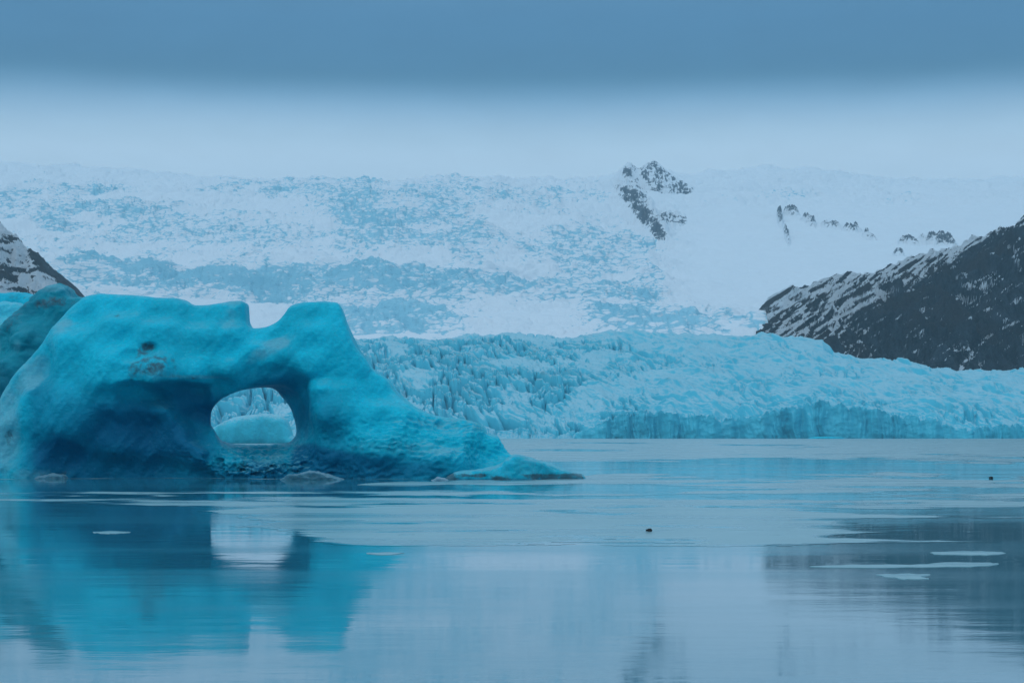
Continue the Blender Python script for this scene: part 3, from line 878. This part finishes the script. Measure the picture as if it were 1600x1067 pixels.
def berg_masks(px, py, V, N):
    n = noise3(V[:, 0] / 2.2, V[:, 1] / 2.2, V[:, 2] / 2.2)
    clear = blobs(px + 14 * n, py + 10 * n, [(230, 680, 150, 62, 1.0, .1), (320, 640, 80, 40, .9, .3), (440, 600, 60, 34, .75, .1), (400, 740, 120, 30, .9, 0), (560, 735, 210, 30, .85, 0), (480, 640, 26, 60, .75, 0), (130, 715, 60, 30, .8, 0)])  # clear ice near the waterline, plus shade painted under ledge, bridge and arch
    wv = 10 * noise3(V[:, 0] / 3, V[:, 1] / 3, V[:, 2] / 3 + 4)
    clear = np.maximum(clear, .62 * sstep(545, 640, py + wv - .12 * (px - 150)) * sstep(30, 80, px + wv) * sstep(350, 320, px))  # painted falloff of light down the left mass
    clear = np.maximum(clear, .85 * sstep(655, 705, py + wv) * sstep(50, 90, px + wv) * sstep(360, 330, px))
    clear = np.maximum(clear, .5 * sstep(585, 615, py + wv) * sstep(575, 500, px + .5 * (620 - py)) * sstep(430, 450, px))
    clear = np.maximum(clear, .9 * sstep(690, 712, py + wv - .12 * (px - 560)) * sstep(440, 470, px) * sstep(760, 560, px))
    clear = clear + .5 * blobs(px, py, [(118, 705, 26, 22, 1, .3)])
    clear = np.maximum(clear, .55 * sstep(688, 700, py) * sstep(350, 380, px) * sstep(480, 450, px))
    dirt = blobs(px, py, [(255, 576, 44, 22, .72, -.3), (245, 550, 18, 14, .8, -.8), (345, 560, 40, 10, .3, -.2), (300, 592, 40, 5, .55, .1), (196, 497, 7, 4, .85, 0), (30, 690, 12, 26, .55, 0), (50, 615, 12, 10, .5, 0), (440, 545, 26, 8, .35, -.5), (95, 738, 50, 7, .5, 0)])
    veil = blobs(px, py, [(24, 670, 34, 90, .95, 0), (60, 590, 50, 26, .8, -.85), (110, 510, 50, 12, .45, -.9), (430, 548, 50, 14, .75, -.5), (260, 585, 50, 16, .5, 0), (320, 592, 60, 4, .7, 0), (700, 664, 110, 12, .5, .1), (640, 700, 130, 14, .45, .05), (420, 722, 70, 18, .42, 0), (370, 490, 18, 30, .5, 0), (60, 740, 60, 12, .6, 0), (745, 668, 16, 6, .6, .3), (690, 705, 40, 3, .8, 0)])
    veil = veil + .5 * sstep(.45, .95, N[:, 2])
    return dict(clear=clear, dirt=dirt, veil=veil)

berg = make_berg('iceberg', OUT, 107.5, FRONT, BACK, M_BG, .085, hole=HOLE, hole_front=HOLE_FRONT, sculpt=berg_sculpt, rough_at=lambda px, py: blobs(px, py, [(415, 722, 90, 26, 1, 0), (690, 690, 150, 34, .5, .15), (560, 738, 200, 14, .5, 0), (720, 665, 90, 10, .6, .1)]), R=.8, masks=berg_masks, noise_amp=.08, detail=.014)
tag(berg, 'large turquoise iceberg with a round arch melted through it, standing on the near water', 'iceberg')

# low shelf reaching out to the right, with a grimy lower edge
def shelf_masks(px, py, V, N):
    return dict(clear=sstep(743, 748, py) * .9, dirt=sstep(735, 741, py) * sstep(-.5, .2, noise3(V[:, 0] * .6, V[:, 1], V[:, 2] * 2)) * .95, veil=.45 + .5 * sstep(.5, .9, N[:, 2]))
shelf = make_berg('ice_shelf', [(700, 775), (705, 740), (740, 735), (780, 726), (800, 711), (812, 711), (832, 717), (856, 725), (880, 733), (902, 740), (912, 746), (914, 775)], 104.,
                  [(720, 740, 2.2), (800, 740, 3.2), (890, 745, 1.6)], [(700, 740, 2.5), (800, 740, 2.5), (900, 745, 1.2)], M_BG, .06, R=.3, masks=shelf_masks, noise_amp=.12, noise_len=2., floor=-.5)
shelf.parent = berg; shelf.matrix_parent_inverse = berg.matrix_world.inverted()
shelf.location = (shelf.location.x - berg.location.x, shelf.location.y - berg.location.y, 0)
shelf.matrix_parent_inverse.identity()
shelf['label'] = 'low shelf of ice with a brown grimy edge'

def dark_masks(px, py, V, N):
    n = noise3(V[:, 0] / 1.5, V[:, 1] / 1.5, V[:, 2] / 4)
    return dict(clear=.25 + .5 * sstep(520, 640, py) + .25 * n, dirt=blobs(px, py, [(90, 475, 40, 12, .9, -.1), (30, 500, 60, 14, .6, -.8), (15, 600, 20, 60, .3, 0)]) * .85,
                veil=.15 + blobs(px, py, [(85, 452, 30, 7, .8, 0), (3, 548, 8, 12, 1.2, .5), (45, 545, 8, 12, .5, 0)]))
b2 = make_berg('iceberg', [(-90, 775), (-100, 640), (-80, 560), (-30, 535), (0, 516), (22, 497), (38, 482), (52, 470), (62, 458), (72, 450), (84, 446), (97, 446), (108, 450), (114, 460), (121, 463),
                           (133, 463), (150, 480), (180, 560), (200, 775)], 124.,
               [(0, 530, 1.5), (60, 480, 1.0), (60, 540, 3.), (100, 480, 1.5), (20, 600, 3.5), (0, 700, 3.), (130, 600, 3.)], [(60, 500, 2.), (60, 700, 4.)], M_BD, .12, R=.6, masks=dark_masks, noise_amp=.40, noise_len=2.6, detail=.08)
tag(b2, 'dark dirt-streaked iceberg with a pointed crest, just behind the left end of the arched iceberg', 'iceberg')

def pale_masks(px, py, V, N):
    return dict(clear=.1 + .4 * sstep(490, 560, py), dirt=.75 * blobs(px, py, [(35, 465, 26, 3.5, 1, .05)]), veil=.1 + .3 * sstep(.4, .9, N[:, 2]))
b3 = make_berg('iceberg', [(-150, 775), (-160, 520), (-90, 470), (-30, 471), (10, 471), (30, 472), (44, 479), (60, 500), (75, 560), (90, 775)], 140.,
               [(0, 480, 1.), (0, 540, 3.5), (-100, 600, 3.), (60, 540, 2.)], [(0, 500, 2.), (0, 700, 3.)], M_BP, .14, R=1.6, masks=pale_masks, noise_amp=.4)
tag(b3, 'smooth pale turquoise iceberg at the left edge, in front of the flat-topped one', 'iceberg')
b4 = make_berg('iceberg', [(-200, 775), (-180, 470), (-60, 458), (0, 459), (25, 456), (45, 459), (62, 464), (80, 480), (110, 560), (130, 775)], 152.,
               [(0, 470, 1.), (0, 540, 3.5), (60, 540, 2.)], [(0, 500, 2.), (0, 700, 3.)], M_BG, .16, R=1., masks=lambda px, py, V, N: dict(clear=.2 + 0 * px, dirt=.6 * blobs(px, py, [(38, 466, 30, 5, 1, .1)]), veil=.2 + 0 * px), noise_amp=.4)
tag(b4, 'flat-topped iceberg farthest back at the left edge, only its dark-banded crest showing', 'iceberg')

def arch_masks(px, py, V, N):
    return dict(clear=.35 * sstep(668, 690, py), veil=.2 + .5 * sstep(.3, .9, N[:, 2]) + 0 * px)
b5 = make_berg('iceberg', [(285, 702), (300, 688), (322, 674), (345, 662), (368, 653), (392, 649), (415, 647), (436, 649), (446, 656), (452, 668), (456, 680), (460, 702)], 560.,
               [(380, 670, 7.), (440, 670, 4.), (320, 690, 4.)], [(380, 670, 7.), (320, 690, 4.)], M_BP, .28, R=3.5, masks=arch_masks, noise_amp=.3, noise_len=9., detail=.1, floor=-1.)
tag(b5, 'low smooth pale iceberg seen through the arch of the big iceberg', 'iceberg')

# ------------------------------------------------------------------ small ice and stones
M_SC = mat_berg('grey_ice', top=(.10, .26, .32, 1), deep=(.05, .16, .22, 1), veil=(.34, .48, .54, 1))
def chunk(name, pts, Y0, depth, mat, label, cat, group=None, R=.1, vox=.035, amp=.12, dirt=0., veil=.3):
    o = make_berg(name, pts, Y0, [(pts[len(pts) // 2][0], pts[len(pts) // 2][1], depth)], [(pts[0][0], pts[0][1], depth)], mat, vox, R=R, noise_amp=amp, noise_len=.6, detail=.02, floor=-.15,
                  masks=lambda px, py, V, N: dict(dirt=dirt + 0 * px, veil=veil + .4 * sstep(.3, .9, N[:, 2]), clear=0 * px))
    return tag(o, label, cat, group)
G = 'loose pieces of ice along the foot of the arched iceberg'
chunk('ice_chunk', [(438, 756), (446, 746), (462, 741), (480, 737), (495, 737), (512, 742), (526, 746), (533, 756)], 101.5, .9, M_SC, 'grey wedge of ice lying against the iceberg below the arch', 'ice chunk', G)
chunk('ice_chunk', [(668, 760), (674, 751), (684, 747), (694, 748), (702, 752), (708, 760)], 99.5, .5, M_SC, 'small white lump of ice below the right slope of the arched iceberg', 'ice chunk', G, veil=.9)
chunk('ice_chunk', [(52, 754), (60, 745), (80, 741), (98, 743), (108, 754)], 103.5, .6, M_SC, 'flat grey piece of ice at the left foot of the arched iceberg', 'ice chunk', G)
chunk('ice_chunk', [(1262, 688), (1266, 683.2), (1280, 682.2), (1300, 682.0), (1314, 683), (1322, 688)], 1350., 5., M_BG, 'bright blue flat ice floating at the foot of the glacier cliff', 'ice chunk', None, R=.8, vox=.4, amp=.2, veil=0.)

def floe(label, pts, mat=M_LI):
    """thin flat sheet of ice on the water, outlined in photo rows"""
    pts = smooth_poly(pts, 5)
    w_ = []
    for i, (x, y) in enumerate(pts):
        y += .9 * float(noise2(np.array([x / 7.]), np.array([y]), 2.)[0]) * min(1., (y - HY) / 150.); x += 5 * float(noise2(np.array([x / 11.]), np.array([y * 2.]), 5.)[0])
        Y = H * F / (y - HY); w_.append((float(X_of(x, Y)), Y))
    cx = sum(p[0] for p in w_) / len(w_); cy = sum(p[1] for p in w_) / len(w_)
    n = len(w_)
    V = [(p[0] - cx, p[1] - cy, -.01) for p in w_] + [(p[0] - cx, p[1] - cy, .008) for p in w_]
    me = bpy.data.meshes.new('ice_floe')
    me.from_pydata(V, [], [list(range(n, 2 * n))] + [[i, (i + 1) % n, n + (i + 1) % n, n + i] for i in range(n)])
    at = me.attributes.new('frost', 'FLOAT', 'POINT'); at.data.foreach_set('value', [1.0] * (2 * n))
    me.materials.append(mat)
    o = bpy.data.objects.new('ice_floe', me); o.location = (cx, cy, 0); link(o)
    return tag(o, label, 'ice floe', 'thin ice floes lying on the open water')
floe('longest thin ice floe, across the dark mountain reflection', [(1265, 885), (1330, 882.5), (1420, 882), (1480, 879), (1540, 879), (1560, 881), (1530, 884.5), (1440, 886), (1330, 887)])
floe('short pointed ice floe above the longest one, in the mountain reflection', [(1452, 863.5), (1490, 861.5), (1540, 861.5), (1574, 864), (1540, 867), (1480, 866.5)])
floe('ragged ice floe just below the longest one', [(1370, 898), (1420, 896.5), (1455, 898), (1440, 901), (1452, 904), (1420, 905), (1392, 902)])
floe('ice floe below the arch reflection on the left bay', [(570, 864), (605, 863), (632, 864), (600, 866.5)])
floe('thin floe crossing the dark iceberg reflection at left', [(145, 831), (175, 829.5), (205, 831), (180, 833.5), (155, 833)])

floe('thin brown-tinged ice sheet trailing right from the shelf tip of the arched iceberg', [(900, 746), (930, 741.5), (985, 739.5), (1045, 741), (1010, 743.5), (1035, 745), (980, 748), (930, 749)])
floe('narrow rim of pale ice below the right slope of the arched iceberg', [(560, 757), (610, 753), (668, 752.5), (740, 754), (810, 752.5), (870, 754), (790, 757.5), (700, 756.5), (640, 759)])

def stone(label, px, py, wpx):
    Y = H * F / (py - HY); s = Y / F
    import bmesh
    bm = bmesh.new(); bmesh.ops.create_icosphere(bm, subdivisions=4, radius=1)
    for v in bm.verts:
        c = v.co
        k = 1 + .25 * float(noise3(np.array([c.x * 1.4 + px]), np.array([c.y * 1.4]), np.array([c.z * 1.4]))[0])
        v.co = Vector((c.x * k * wpx * s * .5, c.y * k * wpx * s * .35, max(c.z, -.4) * k * wpx * s * .34 * (1.0 if c.x > -.2 else .75)))
    me = bpy.data.meshes.new('stone'); bm.to_mesh(me); bm.free()
    for p in me.polygons: p.use_smooth = True
    me.materials.append(M_ST)
    o = bpy.data.objects.new('stone', me); o.location = (float(X_of(px, Y)), Y, .04); link(o)
    return tag(o, label, 'stone', 'dark stones frozen into the lake ice')
ms = Mat('dark_stone'); ms.set(col=ms.mix(ms.noise(ms.coord(), 14, 5), (.005, .005, .006, 1), (.02, .02, .02, 1)), rough=.8); M_ST = ms.m
stone('small black stone on the frozen lake, the nearer of the two', 1014, 831, 11)
stone('tiny black stone on the lake near the right edge, the farther of the two', 1548, 747.5, 7)

# ------------------------------------------------------------------ air
def build_haze():
    x0, x1, y0, y1, z0, z1 = -6000, 6000, -400, 6400, -16, 950
    V = [(x0, y0, z0), (x1, y0, z0), (x1, y1, z0), (x0, y1, z0), (x0, y0, z1), (x1, y0, z1), (x1, y1, z1), (x0, y1, z1)]
    Fq = [[0, 3, 2, 1], [4, 5, 6, 7], [0, 1, 5, 4], [1, 2, 6, 5], [2, 3, 7, 6], [3, 0, 4, 7]]
    m = bpy.data.materials.new('haze'); m.use_nodes = True; t = m.node_tree; t.nodes.clear()
    o_ = t.nodes.new('ShaderNodeOutputMaterial'); v = t.nodes.new('ShaderNodeVolumePrincipled')
    v.inputs['Color'].default_value = (.66, .89, 1., 1); v.inputs['Density'].default_value = 6.5e-5
    t.links.new(v.outputs[0], o_.inputs['Volume'])
    o = mesh_obj('haze', V, Fq, m, smooth=False)
    o['kind'] = 'stuff'; o['label'] = 'pale blue mist filling the air over lake and glacier'
build_haze()
